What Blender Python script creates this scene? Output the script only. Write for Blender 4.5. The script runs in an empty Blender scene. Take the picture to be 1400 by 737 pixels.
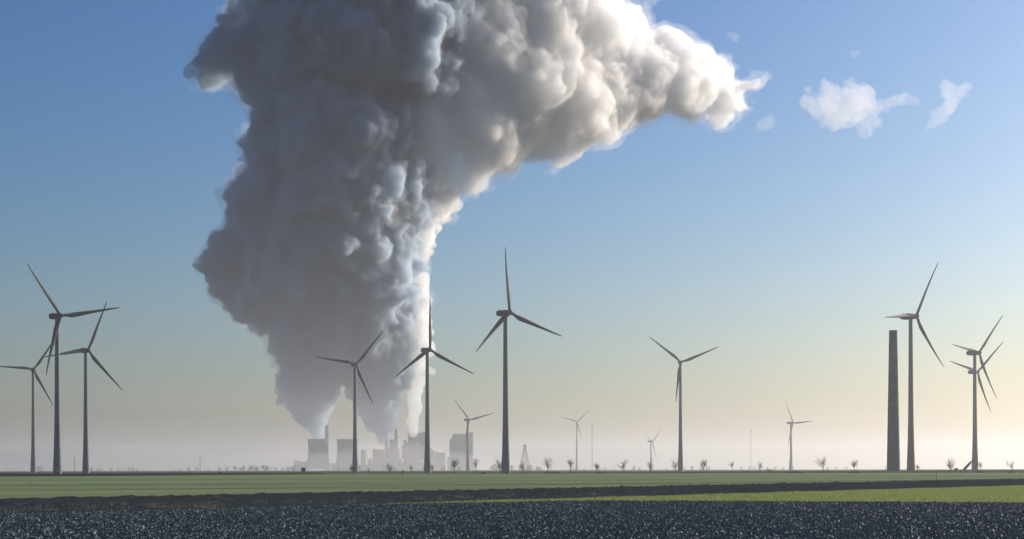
import bpy, bmesh, math, random
import numpy as np
from mathutils import Vector, Matrix

# ------------------------------------------------------------------ camera, sky, sun, exposure
scene = bpy.context.scene
COL = scene.collection
R = math.radians

CAM_H = 2.2                      # eye height over the fields, metres
F = 2220.0                       # focal length in pixels of a 1400 px wide picture
HORIZON = 642.2                  # picture row of the horizon
cam_data = bpy.data.cameras.new('camera')
cam_data.sensor_width = 36.0
cam_data.lens = 36.0 * F / 1400.0
cam_data.shift_y = (HORIZON - 368.5) / 1400.0
cam_data.clip_start = 0.5
cam_data.clip_end = 90000.0
cam = bpy.data.objects.new('camera', cam_data)
COL.objects.link(cam)
cam.location = (0, 0, CAM_H)
cam.rotation_euler = (R(90), R(0.115), 0)
scene.camera = cam

SUN_AZ = 52.0                    # degrees to the right of the view direction
SUN_EL = 21.0
world = bpy.data.worlds.new('World')
scene.world = world
world.use_nodes = True
wn, wl = world.node_tree.nodes, world.node_tree.links
wn.clear()
sky = wn.new('ShaderNodeTexSky')
sky.sky_type = 'NISHITA'
sky.sun_disc = False
sky.sun_elevation = R(SUN_EL)
sky.sun_rotation = R(SUN_AZ)
sky.altitude = 60.0
sky.air_density = 1.2
sky.dust_density = 1.8
sky.ozone_density = 4.0
bg = wn.new('ShaderNodeBackground')
bg.inputs['Strength'].default_value = 0.055
wo = wn.new('ShaderNodeOutputWorld')
gam = wn.new('ShaderNodeGamma')
gam.inputs[1].default_value = 1.22
hsv = wn.new('ShaderNodeHueSaturation')
hsv.inputs['Saturation'].default_value = 1.22
hsv.inputs['Value'].default_value = 0.76
wl.new(sky.outputs[0], gam.inputs[0])
wl.new(gam.outputs[0], hsv.inputs['Color'])
tint = wn.new('ShaderNodeMixRGB')
tint.blend_type = 'MULTIPLY'
tint.inputs[0].default_value = 1.0
tint.inputs[2].default_value = (0.87, 0.925, 1.075, 1.0)
wl.new(hsv.outputs[0], tint.inputs[1])
wl.new(tint.outputs[0], bg.inputs[0])
wl.new(bg.outputs[0], wo.inputs[0])

sun_data = bpy.data.lights.new('sun', 'SUN')
sun_data.energy = 5.0
sun_data.angle = R(0.53)
sun_data.color = (1.0, 0.88, 0.755)
sun = bpy.data.objects.new('sun', sun_data)
COL.objects.link(sun)
_sd = Vector((math.sin(R(SUN_AZ)) * math.cos(R(SUN_EL)), math.cos(R(SUN_AZ)) * math.cos(R(SUN_EL)), math.sin(R(SUN_EL))))
sun.rotation_euler = _sd.to_track_quat('Z', 'Y').to_euler()
sun.location = (0, 0, 400)

vs = scene.view_settings
vs.view_transform = 'Standard'
vs.look = 'None'
vs.exposure = 0.62
vs.gamma = 1.0
vs.use_curve_mapping = False

scene.render.engine = 'CYCLES'
cy = scene.cycles
cy.volume_bounces = 8
cy.max_bounces = 14
cy.diffuse_bounces = 3
cy.glossy_bounces = 3
cy.transmission_bounces = 3
cy.transparent_max_bounces = 48
cy.use_denoising = True
cy.denoiser = 'OPENIMAGEDENOISE'
cy.denoising_input_passes = 'RGB_ALBEDO_NORMAL'
cy.use_adaptive_sampling = True
cy.adaptive_threshold = 0.02
cy.sample_clamp_indirect = 6.0

# ------------------------------------------------------------------ helpers
def tag(o, label=None, cat=None, group=None, kind=None):
    if label: o['label'] = label
    if cat: o['category'] = cat
    if group: o['group'] = group
    if kind: o['kind'] = kind
    return o

def empty(name, loc=(0, 0, 0), rz=0.0):
    o = bpy.data.objects.new(name, None)
    COL.objects.link(o)
    o.location = loc
    o.rotation_euler = (0, 0, rz)
    o.empty_display_size = 1.0
    return o

def link_mesh(name, me, mat=None, parent=None, loc=None, rot=None):
    o = bpy.data.objects.new(name, me)
    COL.objects.link(o)
    if mat is not None and not me.materials:
        me.materials.append(mat)
    if parent is not None:
        o.parent = parent
    if loc is not None: o.location = loc
    if rot is not None: o.rotation_euler = rot
    return o

def mesh_np(name, verts, faces, smooth=False):
    """verts (n,3), faces (m,3|4) numpy arrays -> mesh"""
    me = bpy.data.meshes.new(name)
    verts = np.ascontiguousarray(verts, dtype=np.float32)
    faces = np.ascontiguousarray(faces, dtype=np.int32)
    k = faces.shape[1]
    me.vertices.add(len(verts))
    me.vertices.foreach_set('co', verts.ravel())
    me.loops.add(faces.size)
    me.loops.foreach_set('vertex_index', faces.ravel())
    me.polygons.add(len(faces))
    me.polygons.foreach_set('loop_start', np.arange(0, faces.size, k, dtype=np.int32))
    if smooth:
        me.polygons.foreach_set('use_smooth', np.ones(len(faces), dtype=bool))
    me.update(calc_edges=True)
    return me

def at(px, py, d):
    """world point seen at picture position (px, py), d metres down the view"""
    return ((px - 700.0) / F * d, d, CAM_H + (HORIZON - py) / F * d)

def on_ground(px, d):
    return ((px - 700.0) / F * d, d, 0.0)
# ------------------------------------------------------------------ steam plume: field of billows, meshed with surface nets
HAZE_TOP = 235.0

def lattice_noise(shape, cell, rng):
    """smooth value noise on a voxel grid, lattice spacing in voxels"""
    taps, dims = [], []
    for n in shape:
        t = np.arange(n) / cell
        i = np.floor(t).astype(np.int64)
        f = (t - i).astype(np.float32)
        # cubic b-spline weights
        taps.append((i, ((1 - f) ** 3 / 6, (3 * f ** 3 - 6 * f ** 2 + 4) / 6, (-3 * f ** 3 + 3 * f ** 2 + 3 * f + 1) / 6, f ** 3 / 6)))
        dims.append(int(i[-1]) + 4)
    g = rng.standard_normal(dims, dtype=np.float32) * np.float32(1.9)
    for ax in range(3):
        i, ws = taps[ax]
        sh = [1, 1, 1]; sh[ax] = -1
        out = None
        for j in range(4):
            term = g.take(i + j, axis=ax) * ws[j].reshape(sh)
            out = term if out is None else np.add(out, term, out=out)
        g = out
    return g

def surface_nets(f, origin, h):
    """f<0 inside. returns verts, quads"""
    s = f < 0
    nx, ny, nz = f.shape
    c = [s[i:nx - 1 + i, j:ny - 1 + j, k:nz - 1 + k] for i in (0, 1) for j in (0, 1) for k in (0, 1)]
    cnt = np.zeros(c[0].shape, dtype=np.int8)
    for a in c: cnt += a
    act = (cnt > 0) & (cnt < 8)
    del cnt
    idx = np.argwhere(act)
    vid = np.full(act.shape, -1, dtype=np.int32)
    vid[act] = np.arange(len(idx), dtype=np.int32)
    I, J, K = idx.T
    acc = np.zeros((len(idx), 3), dtype=np.float64)
    num = np.zeros(len(idx))
    corners = [(i, j, k) for i in (0, 1) for j in (0, 1) for k in (0, 1)]
    vals = {q: f[I + q[0], J + q[1], K + q[2]] for q in corners}
    for a in corners:
        for ax in range(3):
            if a[ax] == 0:
                b = list(a); b[ax] = 1; b = tuple(b)
                va, vb = vals[a], vals[b]
                cross = (va < 0) != (vb < 0)
                t = np.where(cross, va / np.where(cross, va - vb, 1), 0)
                p = np.zeros((len(idx), 3)); p[:] = a
                p[:, ax] = t
                wt = np.where(cross, np.where((np.abs(va) > 1e5) | (np.abs(vb) > 1e5), 1e-3, 1.0), 0.0)
                acc += p * wt[:, None]
                num += wt
    verts = (idx + acc / np.maximum(num, 1e-6)[:, None]) * h + np.asarray(origin)
    quads = []
    for ax in range(3):
        o = [ (1, 2), (2, 0), (0, 1) ][ax]
        sl0 = [slice(1, -1)] * 3; sl1 = [slice(1, -1)] * 3
        sl0[ax] = slice(0, -1); sl1[ax] = slice(1, None)
        a = s[tuple(sl0)]; b = s[tuple(sl1)]
        for flip, msk in ((False, a & ~b), (True, ~a & b)):
            e = np.argwhere(msk)
            off = np.array([1, 1, 1]); off[ax] = 0
            e = e + off
            d1 = np.zeros(3, int); d1[o[0]] = 1
            d2 = np.zeros(3, int); d2[o[1]] = 1
            q = [vid[tuple((e - d1 - d2).T)], vid[tuple((e - d2).T)], vid[tuple(e.T)], vid[tuple((e - d1).T)]]
            if flip: q = q[::-1]
            quads.append(np.stack(q, 1))
    quads = np.concatenate(quads)
    quads = quads[(quads >= 0).all(1)]
    return verts, quads

# billows of the plume: picture column, picture row, radius (px at the plant's distance), metres nearer (-) or farther (+)
PLANT_D = 6300.0
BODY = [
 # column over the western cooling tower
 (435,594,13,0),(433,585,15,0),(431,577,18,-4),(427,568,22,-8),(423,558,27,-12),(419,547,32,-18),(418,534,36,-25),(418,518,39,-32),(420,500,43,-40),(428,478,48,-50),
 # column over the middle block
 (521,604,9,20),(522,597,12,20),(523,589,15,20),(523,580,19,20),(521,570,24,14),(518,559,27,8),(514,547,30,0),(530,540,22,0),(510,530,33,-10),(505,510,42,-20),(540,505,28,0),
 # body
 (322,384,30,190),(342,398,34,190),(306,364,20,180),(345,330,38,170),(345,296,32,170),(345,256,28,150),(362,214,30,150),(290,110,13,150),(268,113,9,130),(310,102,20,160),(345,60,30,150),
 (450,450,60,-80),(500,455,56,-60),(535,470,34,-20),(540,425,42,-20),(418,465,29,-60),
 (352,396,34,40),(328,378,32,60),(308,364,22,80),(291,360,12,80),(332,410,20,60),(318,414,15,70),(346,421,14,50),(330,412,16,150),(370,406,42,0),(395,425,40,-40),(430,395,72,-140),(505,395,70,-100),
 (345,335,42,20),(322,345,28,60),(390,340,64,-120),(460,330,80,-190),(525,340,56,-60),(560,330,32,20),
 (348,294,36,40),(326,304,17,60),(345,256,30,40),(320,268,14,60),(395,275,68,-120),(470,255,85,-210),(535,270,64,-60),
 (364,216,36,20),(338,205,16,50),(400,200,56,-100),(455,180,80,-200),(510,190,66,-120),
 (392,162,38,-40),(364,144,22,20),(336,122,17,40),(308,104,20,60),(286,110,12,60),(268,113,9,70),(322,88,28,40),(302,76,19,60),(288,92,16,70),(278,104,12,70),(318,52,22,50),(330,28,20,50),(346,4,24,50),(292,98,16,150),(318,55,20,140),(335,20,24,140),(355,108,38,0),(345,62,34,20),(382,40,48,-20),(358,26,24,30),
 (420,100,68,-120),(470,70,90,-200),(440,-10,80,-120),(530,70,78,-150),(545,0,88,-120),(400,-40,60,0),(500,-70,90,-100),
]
# narrow sunlit column over the tall boiler house
STREAM = [(566,592,8,40),(566,584,9,40),(566,575,10,40),(566,566,10,40),(567,556,11,40),(568,546,12,40),(568,534,14,40),(571,519,18,40),(574,501,20,40),(573,480,19,40),(575,458,19,40),(573,436,21,40),(575,412,23,40),(572,388,21,45),(571,366,22,50),(576,342,24,50),(581,318,25,50),(590,298,24,60),(602,280,26,70)]
# wing drawn out towards the sun
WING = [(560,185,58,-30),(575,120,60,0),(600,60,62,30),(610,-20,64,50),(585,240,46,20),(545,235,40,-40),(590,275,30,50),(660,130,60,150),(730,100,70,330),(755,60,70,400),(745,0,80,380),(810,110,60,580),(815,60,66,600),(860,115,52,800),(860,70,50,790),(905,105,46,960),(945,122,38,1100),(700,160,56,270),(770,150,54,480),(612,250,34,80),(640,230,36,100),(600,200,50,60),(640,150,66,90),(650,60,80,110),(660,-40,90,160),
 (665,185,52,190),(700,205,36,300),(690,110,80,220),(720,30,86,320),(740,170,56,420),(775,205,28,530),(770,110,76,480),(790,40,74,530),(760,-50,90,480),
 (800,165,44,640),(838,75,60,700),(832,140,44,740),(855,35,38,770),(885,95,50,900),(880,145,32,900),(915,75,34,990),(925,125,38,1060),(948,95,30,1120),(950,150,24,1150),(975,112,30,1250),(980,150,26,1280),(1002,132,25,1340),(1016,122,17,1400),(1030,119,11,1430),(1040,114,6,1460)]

def plume_spheres(billows, rng, gens_cfg, shrink=0.88):
    """billows plus two generations of smaller billows budding from them (cauliflower)"""
    base = []
    for px, py, r, dy in billows:
        d = PLANT_D + dy
        x, y, z = at(px, py, d)
        base.append((x, y, z, r * shrink / F * d))
    base = np.array(base)
    gens = [base]
    cur = base
    for g, (n, lo, hi, lift) in enumerate(gens_cfg):
        out = []
        for x, y, z, r in cur:
            v = rng.standard_normal((n, 3)); v /= np.linalg.norm(v, axis=1)[:, None]
            rr = r * rng.uniform(lo, hi, n)
            c = np.array((x, y, z)) + v * (r * lift + rr[:, None] * 0.12)
            # budding only where it is not buried in a bigger billow
            dist = np.linalg.norm(c[:, None, :] - base[None, :, :3], axis=2) - base[None, :, 3]
            keep = (dist.min(1) > -0.6 * rr) & (c[:, 2] > 150) & (rr > 6)
            out.append(np.column_stack((c, rr))[keep])
        cur = np.concatenate(out)
        gens.append(cur)
    return gens

def box_blur(a, n):
    for ax in range(3):
        b = a.copy()
        for k in range(1, n + 1):
            b += np.roll(a, k, ax) + np.roll(a, -k, ax)
        a = b / (2 * n + 1)
    return a

def plume_field(billows, gens_cfg, h=5.6, seed=5, blur=1):
    rng = np.random.default_rng(seed)
    gens = plume_spheres(billows, rng, gens_cfg)
    sp = np.concatenate(gens)
    lo = (sp[:, :3] - sp[:, 3:4]).min(0) - 5 * h
    hi = (sp[:, :3] + sp[:, 3:4]).max(0) + 5 * h
    lo[2] = HAZE_TOP + math.floor((max(lo[2], 90.0) - HAZE_TOP) / h) * h     # a grid layer lies exactly at the top of the haze
    hi[2] = min(hi[2], 2120.0)
    n = np.ceil((hi - lo) / h).astype(int) + 1
    f = np.full(n, 60.0, dtype=np.float32)
    band = 60.0
    ax = [lo[i] + h * np.arange(n[i]) for i in range(3)]
    for x, y, z, r in sp:
        rr = r + (band if r > 60 else 4 * h)
        i0 = [max(int((c - rr - lo[k]) / h), 0) for k, c in enumerate((x, y, z))]
        i1 = [min(int((c + rr - lo[k]) / h) + 2, n[k]) for k, c in enumerate((x, y, z))]
        if any(b <= a for a, b in zip(i0, i1)): continue
        dx = (ax[0][i0[0]:i1[0]] - x)[:, None, None]
        dy = (ax[1][i0[1]:i1[1]] - y)[None, :, None]
        dz = (ax[2][i0[2]:i1[2]] - z)[None, None, :]
        d = np.sqrt(dx * dx + dy * dy + dz * dz, dtype=np.float32) - np.float32(r)
        blk = f[i0[0]:i1[0], i0[1]:i1[1], i0[2]:i1[2]]
        np.minimum(blk, d, out=blk)
    np.clip(f, -60, 60, out=f)
    f = box_blur(f, blur)
    e = blur + 1                                             # nothing wraps round the edges of the grid
    f[:e] = 60; f[-e:] = 60; f[:, :e] = 60; f[:, -e:] = 60; f[:, :, :e] = 60
    return f, lo, h, n, ax, rng

def sample_grid(g, p):
    """trilinear lookup, p in voxel units"""
    i = np.clip(np.floor(p).astype(int), 0, np.array(g.shape) - 2)
    t = (p - i).astype(np.float32)
    out = 0
    for a in (0, 1):
        for b_ in (0, 1):
            for c in (0, 1):
                w = (t[:, 0] if a else 1 - t[:, 0]) * (t[:, 1] if b_ else 1 - t[:, 1]) * (t[:, 2] if c else 1 - t[:, 2])
                out = out + w * g[i[:, 0] + a, i[:, 1] + b_, i[:, 2] + c]
    return out

def swirl(v, lo, hi, scales, rng, z_fade):
    """carry the points along a turbulent displacement (smaller low in the columns)"""
    v = v.copy()
    for cell, amp in scales:
        dim = np.ceil((hi - lo) / cell).astype(int) + 5
        p = (v - lo) / cell + 1.5
        k = np.clip((v[:, 2] - z_fade[0]) / (z_fade[1] - z_fade[0]), z_fade[2], 1.0)
        dv = np.stack([sample_grid(lattice_noise(dim, 1.6, rng), p) for _ in range(3)], 1)
        v += dv * (amp * k)[:, None]
    return v
def volume_material(name, density, color=(1, 1, 1), aniso=0.0, skin=0.0):
    m = bpy.data.materials.new(name)
    m.use_nodes = True
    nt = m.node_tree
    nt.nodes.clear()
    out = nt.nodes.new('ShaderNodeOutputMaterial')
    pv = nt.nodes.new('ShaderNodeVolumePrincipled')
    pv.inputs['Color'].default_value = (*color, 1)
    pv.inputs['Density'].default_value = density
    pv.inputs['Anisotropy'].default_value = aniso
    nt.links.new(pv.outputs[0], out.inputs['Volume'])
    if skin > 0:
        tr = nt.nodes.new('ShaderNodeBsdfTransparent')
        df = nt.nodes.new('ShaderNodeBsdfDiffuse')
        df.inputs[0].default_value = (0.93, 0.93, 0.93, 1)
        mx = nt.nodes.new('ShaderNodeMixShader')
        geo = nt.nodes.new('ShaderNodeNewGeometry')         # no skin where the steam goes on across the top of the haze
        sep = nt.nodes.new('ShaderNodeSeparateXYZ')
        cmp_ = nt.nodes.new('ShaderNodeMath'); cmp_.operation = 'COMPARE'
        cmp_.inputs[1].default_value = HAZE_TOP; cmp_.inputs[2].default_value = 0.6
        mul = nt.nodes.new('ShaderNodeMath'); mul.operation = 'MULTIPLY_ADD'
        mul.inputs[1].default_value = -skin; mul.inputs[2].default_value = skin
        nt.links.new(geo.outputs['Position'], sep.inputs[0])
        nt.links.new(sep.outputs[2], cmp_.inputs[0])
        nt.links.new(cmp_.outputs[0], mul.inputs[0])
        nt.links.new(mul.outputs[0], mx.inputs[0])
        nt.links.new(tr.outputs[0], mx.inputs[1])
        nt.links.new(df.outputs[0], mx.inputs[2])
        nt.links.new(mx.outputs[0], out.inputs['Surface'])
    m.cycles.homogeneous_volume = True
    return m

def build_plume():
    root = empty('steam_plume', on_ground(500, PLANT_D))
    origin = np.array(root.location)

    def steam(billows, gens_cfg, seed, noise, swirls, density, color, aniso, names, skin, veil=None, blur=1):
        f, lo, h, n, ax, rng = plume_field(billows, gens_cfg, seed=seed, blur=blur)
        reach = veil[4] if veil else 0
        near = f < reach
        stray = f > 34.0
        hi = lo + h * n
        zz = ax[2][None, None, :].astype(np.float32)
        scale = np.clip((zz - 60) / 420, 0.4, 1.0).astype(np.float32)          # finer billows low in the columns
        for cell, amp in noise:
            f += lattice_noise(f.shape, cell * 6.5 / h, rng) * (np.float32(amp) * scale)
        f[stray] = np.maximum(f[stray], 9.0)
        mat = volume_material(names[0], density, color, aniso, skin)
        k = int(round((HAZE_TOP - lo[2]) / h))
        def cut(g, above):
            g = g.copy()
            for e in (g[0], g[-1], g[:, 0], g[:, -1], g[:, :, 0], g[:, :, -1]): np.maximum(e, 9, out=e)
            if above and k > 0: g[:, :, :k] = 1e7
            if not above: g[:, :, k + 1:] = 1e7
            return g
        def part(name, g, above, mats):
            v, q = surface_nets(g, lo, h)
            if not len(q): return
            w = swirl(v, lo - 60, hi + 60, swirls, np.random.default_rng(77), (HAZE_TOP, HAZE_TOP + 400, 0.0))
            if k > 0: w[:, 2] = np.maximum(w[:, 2], HAZE_TOP + 0.1) if above else np.minimum(w[:, 2], HAZE_TOP - 0.1)
            w -= origin
            groups = [np.ones(len(q), bool)]
            if not above:                                    # one part for each stem of steam
                gap = X_STEM - origin[0]
                west = w[q][:, :, 0].mean(1) < gap
                groups = [west, ~west]
            for gsel in groups:
                if not gsel.any(): continue
                qq = q[gsel]
                used, inv = np.unique(qq, return_inverse=True)
                o = link_mesh(name, mesh_np(name, w[used], inv.reshape(qq.shape), True), mats[0], root)
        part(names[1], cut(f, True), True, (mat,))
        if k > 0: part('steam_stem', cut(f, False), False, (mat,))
        if veil:
            vd, vcol, push, vnoise, _ = veil
            f -= push * scale
            f += (np.clip((HAZE_TOP + 150 - zz) / 150, 0, 1) * 40).astype(np.float32)      # the wisps only start some way up
            for cell, amp in vnoise:
                f += lattice_noise(f.shape, cell * 6.5 / h, rng) * (np.float32(amp) * scale)
            f[~near] = 9.0
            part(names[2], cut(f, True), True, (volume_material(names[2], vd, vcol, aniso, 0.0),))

    fine = ((28, 11.0), (12, 12.0), (6, 10.0), (3.0, 8.0), (1.8, 4.5))
    turb = ((170, 15.0), (70, 12.0), (32, 8.0), (15, 4.0))
    steam(BODY, ((30, 0.12, 0.40, 0.90), (8, 0.30, 0.55, 0.88)), 5, fine, turb, 0.042, (0.575, 0.675, 0.775), 0.3, ('steam', 'steam_cloud', 'steam_veil'), 0.03,  # body and its veil tinted dark: shade is put into the steam colour
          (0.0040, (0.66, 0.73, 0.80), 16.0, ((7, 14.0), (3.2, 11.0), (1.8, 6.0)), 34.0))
    steam(STREAM, ((22, 0.20, 0.45, 0.88), (8, 0.32, 0.55, 0.86)), 9, ((12, 5.0), (6, 7.0), (3.0, 6.0), (1.8, 3.0)), turb, 0.030, (0.93, 0.94, 0.95), 0.3, ('stream', 'steam_stream', 'stream_veil'), 0.03)  # same steam in near-white, sunlight painted into its colour
    steam(WING, ((14, 0.10, 0.24, 0.86), (5, 0.30, 0.5, 0.86)), 6, ((26, 17.0), (11, 17.0), (5.5, 13.0), (3.0, 9.0), (1.8, 5.0)), turb, 0.015, (0.985, 0.987, 0.99), 0.35, ('wing', 'steam_wing', 'wing_veil'), 0.02,  # palest copy of the steam: wing and veil coloured as if lit
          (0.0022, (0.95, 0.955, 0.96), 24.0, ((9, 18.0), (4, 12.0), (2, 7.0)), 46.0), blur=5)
    tag(root, 'huge grey and white steam plume rising from the power station', 'steam plume')
    return root
X_STEM = (483.0 - 700.0) / F * PLANT_D
build_plume()
# ------------------------------------------------------------------ materials
def new_mat(name):
    m = bpy.data.materials.new(name)
    m.use_nodes = True
    nt = m.node_tree
    return m, nt.nodes, nt.links, nt.nodes['Principled BSDF']

def mat_noise(name, c1, c2, scale=1.0, rough=0.8, bump=0.0, bump_scale=None, detail=6, spec=0.3, stretch=(1, 1, 1), c3=None, scale3=0.05, translucent=0.0, coords='Object', bump_dist=0.1):
    """two (or three) tones mixed by noise, with fine relief"""
    m, n, l, b = new_mat(name)
    tc = n.new('ShaderNodeTexCoord')
    mp = n.new('ShaderNodeMapping')
    mp.inputs['Scale'].default_value = stretch
    l.new(tc.outputs[coords], mp.inputs[0])
    nz = n.new('ShaderNodeTexNoise')
    nz.inputs['Scale'].default_value = scale
    nz.inputs['Detail'].default_value = detail
    nz.inputs['Roughness'].default_value = 0.62
    l.new(mp.outputs[0], nz.inputs['Vector'])
    cr = n.new('ShaderNodeValToRGB')
    cr.color_ramp.elements[0].position = 0.34
    cr.color_ramp.elements[1].position = 0.68
    cr.color_ramp.elements[0].color = (*c1, 1)
    cr.color_ramp.elements[1].color = (*c2, 1)
    l.new(nz.outputs['Fac'], cr.inputs[0])
    col = cr.outputs[0]
    if c3 is not None:
        nz3 = n.new('ShaderNodeTexNoise')
        nz3.inputs['Scale'].default_value = scale3
        nz3.inputs['Detail'].default_value = 4
        l.new(mp.outputs[0], nz3.inputs['Vector'])
        r3 = n.new('ShaderNodeMapRange')
        r3.inputs[1].default_value = 0.42
        r3.inputs[2].default_value = 0.66
        l.new(nz3.outputs['Fac'], r3.inputs[0])
        mx = n.new('ShaderNodeMixRGB')
        l.new(r3.outputs[0], mx.inputs[0])
        l.new(col, mx.inputs[1])
        mx.inputs[2].default_value = (*c3, 1)
        col = mx.outputs[0]
    l.new(col, b.inputs['Base Color'])
    b.inputs['Roughness'].default_value = rough
    b.inputs['Specular IOR Level'].default_value = spec
    if bump > 0:
        nb = n.new('ShaderNodeTexNoise')
        nb.inputs['Scale'].default_value = bump_scale or scale * 4
        nb.inputs['Detail'].default_value = 5
        l.new(mp.outputs[0], nb.inputs['Vector'])
        bp = n.new('ShaderNodeBump')
        bp.inputs['Strength'].default_value = bump
        bp.inputs['Distance'].default_value = bump_dist
        l.new(nb.outputs['Fac'], bp.inputs['Height'])
        l.new(bp.outputs[0], b.inputs['Normal'])
    if translucent > 0:
        out = n['Material Output']
        t = n.new('ShaderNodeBsdfTranslucent')
        l.new(col, t.inputs[0])
        ms = n.new('ShaderNodeMixShader')
        ms.inputs[0].default_value = translucent
        l.new(b.outputs[0], ms.inputs[1])
        l.new(t.outputs[0], ms.inputs[2])
        l.new(ms.outputs[0], out.inputs['Surface'])
    return m

M = {}
M['land'] = mat_noise('far_farmland', (0.035, 0.05, 0.022), (0.07, 0.075, 0.04), 0.004, 0.95, spec=0.0, stretch=(0.3, 1, 1))
M['meadow'] = mat_noise('winter_cereal', (0.098, 0.148, 0.074), (0.155, 0.208, 0.115), 0.9, 0.85, 0.6, 3.0, spec=0.0, stretch=(0.14, 1, 1), c3=(0.19, 0.225, 0.125), scale3=0.022, bump_dist=0.15)
M['bright'] = mat_noise('bright_grass', (0.15, 0.19, 0.06), (0.22, 0.26, 0.09), 1.2, 0.8, 0.6, 4.0, spec=0.0, stretch=(0.3, 1, 1), c3=(0.18, 0.20, 0.06), scale3=0.06, bump_dist=0.15)
M['soil'] = mat_noise('dark_soil', (0.018, 0.022, 0.029), (0.048, 0.056, 0.068), 2.2, 0.95, 0.8, 7.0, spec=0.0, c3=(0.034, 0.046, 0.046), scale3=0.2)
M['plough'] = mat_noise('ploughed_earth', (0.010, 0.012, 0.013), (0.026, 0.028, 0.028), 0.6, 0.95, 0.5, 2.0, spec=0.0)
M['verge'] = mat_noise('rough_verge', (0.035, 0.052, 0.026), (0.075, 0.09, 0.042), 0.35, 0.9, 0.5, 1.5, spec=0.0)
M['track'] = mat_noise('wheel_track', (0.022, 0.032, 0.018), (0.045, 0.058, 0.03), 1.0, 0.9, spec=0.0)
M['asphalt'] = mat_noise('asphalt', (0.045, 0.045, 0.046), (0.06, 0.06, 0.06), 2.0, 0.85, spec=0.3)
M['leaf'] = mat_noise('crop_leaf', (0.098, 0.132, 0.140), (0.165, 0.210, 0.220), 3.0, 0.6, spec=0.06, translucent=0.05)
M['grass'] = mat_noise('grass_blades', (0.16, 0.21, 0.07), (0.24, 0.29, 0.11), 1.5, 0.6, spec=0.1, translucent=0.45)
M['straw'] = mat_noise('dry_grass', (0.15, 0.135, 0.105), (0.32, 0.29, 0.235), 2.0, 0.8, spec=0.2, translucent=0.3)
M['bark'] = mat_noise('bark', (0.02, 0.017, 0.014), (0.045, 0.038, 0.03), 4.0, 0.9, spec=0.1)
M['twig'] = mat_noise('twigs', (0.022, 0.017, 0.014), (0.05, 0.038, 0.03), 2.0, 0.9, spec=0.1)
M['bush'] = mat_noise('bramble', (0.018, 0.022, 0.015), (0.045, 0.048, 0.030), 1.5, 0.9, spec=0.1)
M['wood_far'] = mat_noise('far_wood', (0.03, 0.03, 0.022), (0.06, 0.055, 0.04), 0.05, 0.95, spec=0.0)
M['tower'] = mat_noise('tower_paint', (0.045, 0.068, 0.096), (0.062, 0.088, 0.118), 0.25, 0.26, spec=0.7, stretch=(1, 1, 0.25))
M['band'] = mat_noise('red_band', (0.022, 0.012, 0.015), (0.032, 0.016, 0.02), 0.5, 0.5, spec=0.3)
M['bandgrey'] = mat_noise('grey_band', (0.04, 0.045, 0.05), (0.06, 0.065, 0.07), 0.5, 0.5, spec=0.3)
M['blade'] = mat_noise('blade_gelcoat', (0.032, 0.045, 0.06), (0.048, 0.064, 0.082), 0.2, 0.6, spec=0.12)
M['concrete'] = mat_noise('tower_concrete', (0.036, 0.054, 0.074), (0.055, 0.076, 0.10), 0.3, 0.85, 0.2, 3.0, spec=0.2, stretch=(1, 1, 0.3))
M['plantcon'] = mat_noise('plant_concrete', (0.10, 0.11, 0.12), (0.16, 0.17, 0.18), 0.02, 0.9, spec=0.1, stretch=(1, 1, 0.15))
M['clad'] = mat_noise('plant_cladding', (0.07, 0.08, 0.09), (0.11, 0.12, 0.13), 0.03, 0.7, spec=0.2, stretch=(1, 1, 0.1))
M['cladlight'] = mat_noise('pale_cladding', (0.42, 0.42, 0.41), (0.50, 0.50, 0.48), 0.03, 0.7, spec=0.2)
M['steel'] = mat_noise('galvanised_steel', (0.07, 0.075, 0.08), (0.11, 0.115, 0.12), 0.5, 0.6, spec=0.4)
M['darkwood'] = mat_noise('weathered_wood', (0.025, 0.022, 0.018), (0.055, 0.046, 0.036), 3.0, 0.85, 0.3, 12.0, spec=0.2)
M['crane'] = mat_noise('crane_paint', (0.028, 0.028, 0.024), (0.045, 0.042, 0.034), 0.6, 0.6, spec=0.3)
M['rubber'] = mat_noise('rubber', (0.015, 0.015, 0.015), (0.025, 0.025, 0.025), 2.0, 0.9, spec=0.2)
M['door'] = mat_noise('door_paint', (0.10, 0.12, 0.12), (0.14, 0.15, 0.15), 1.0, 0.6)

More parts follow.
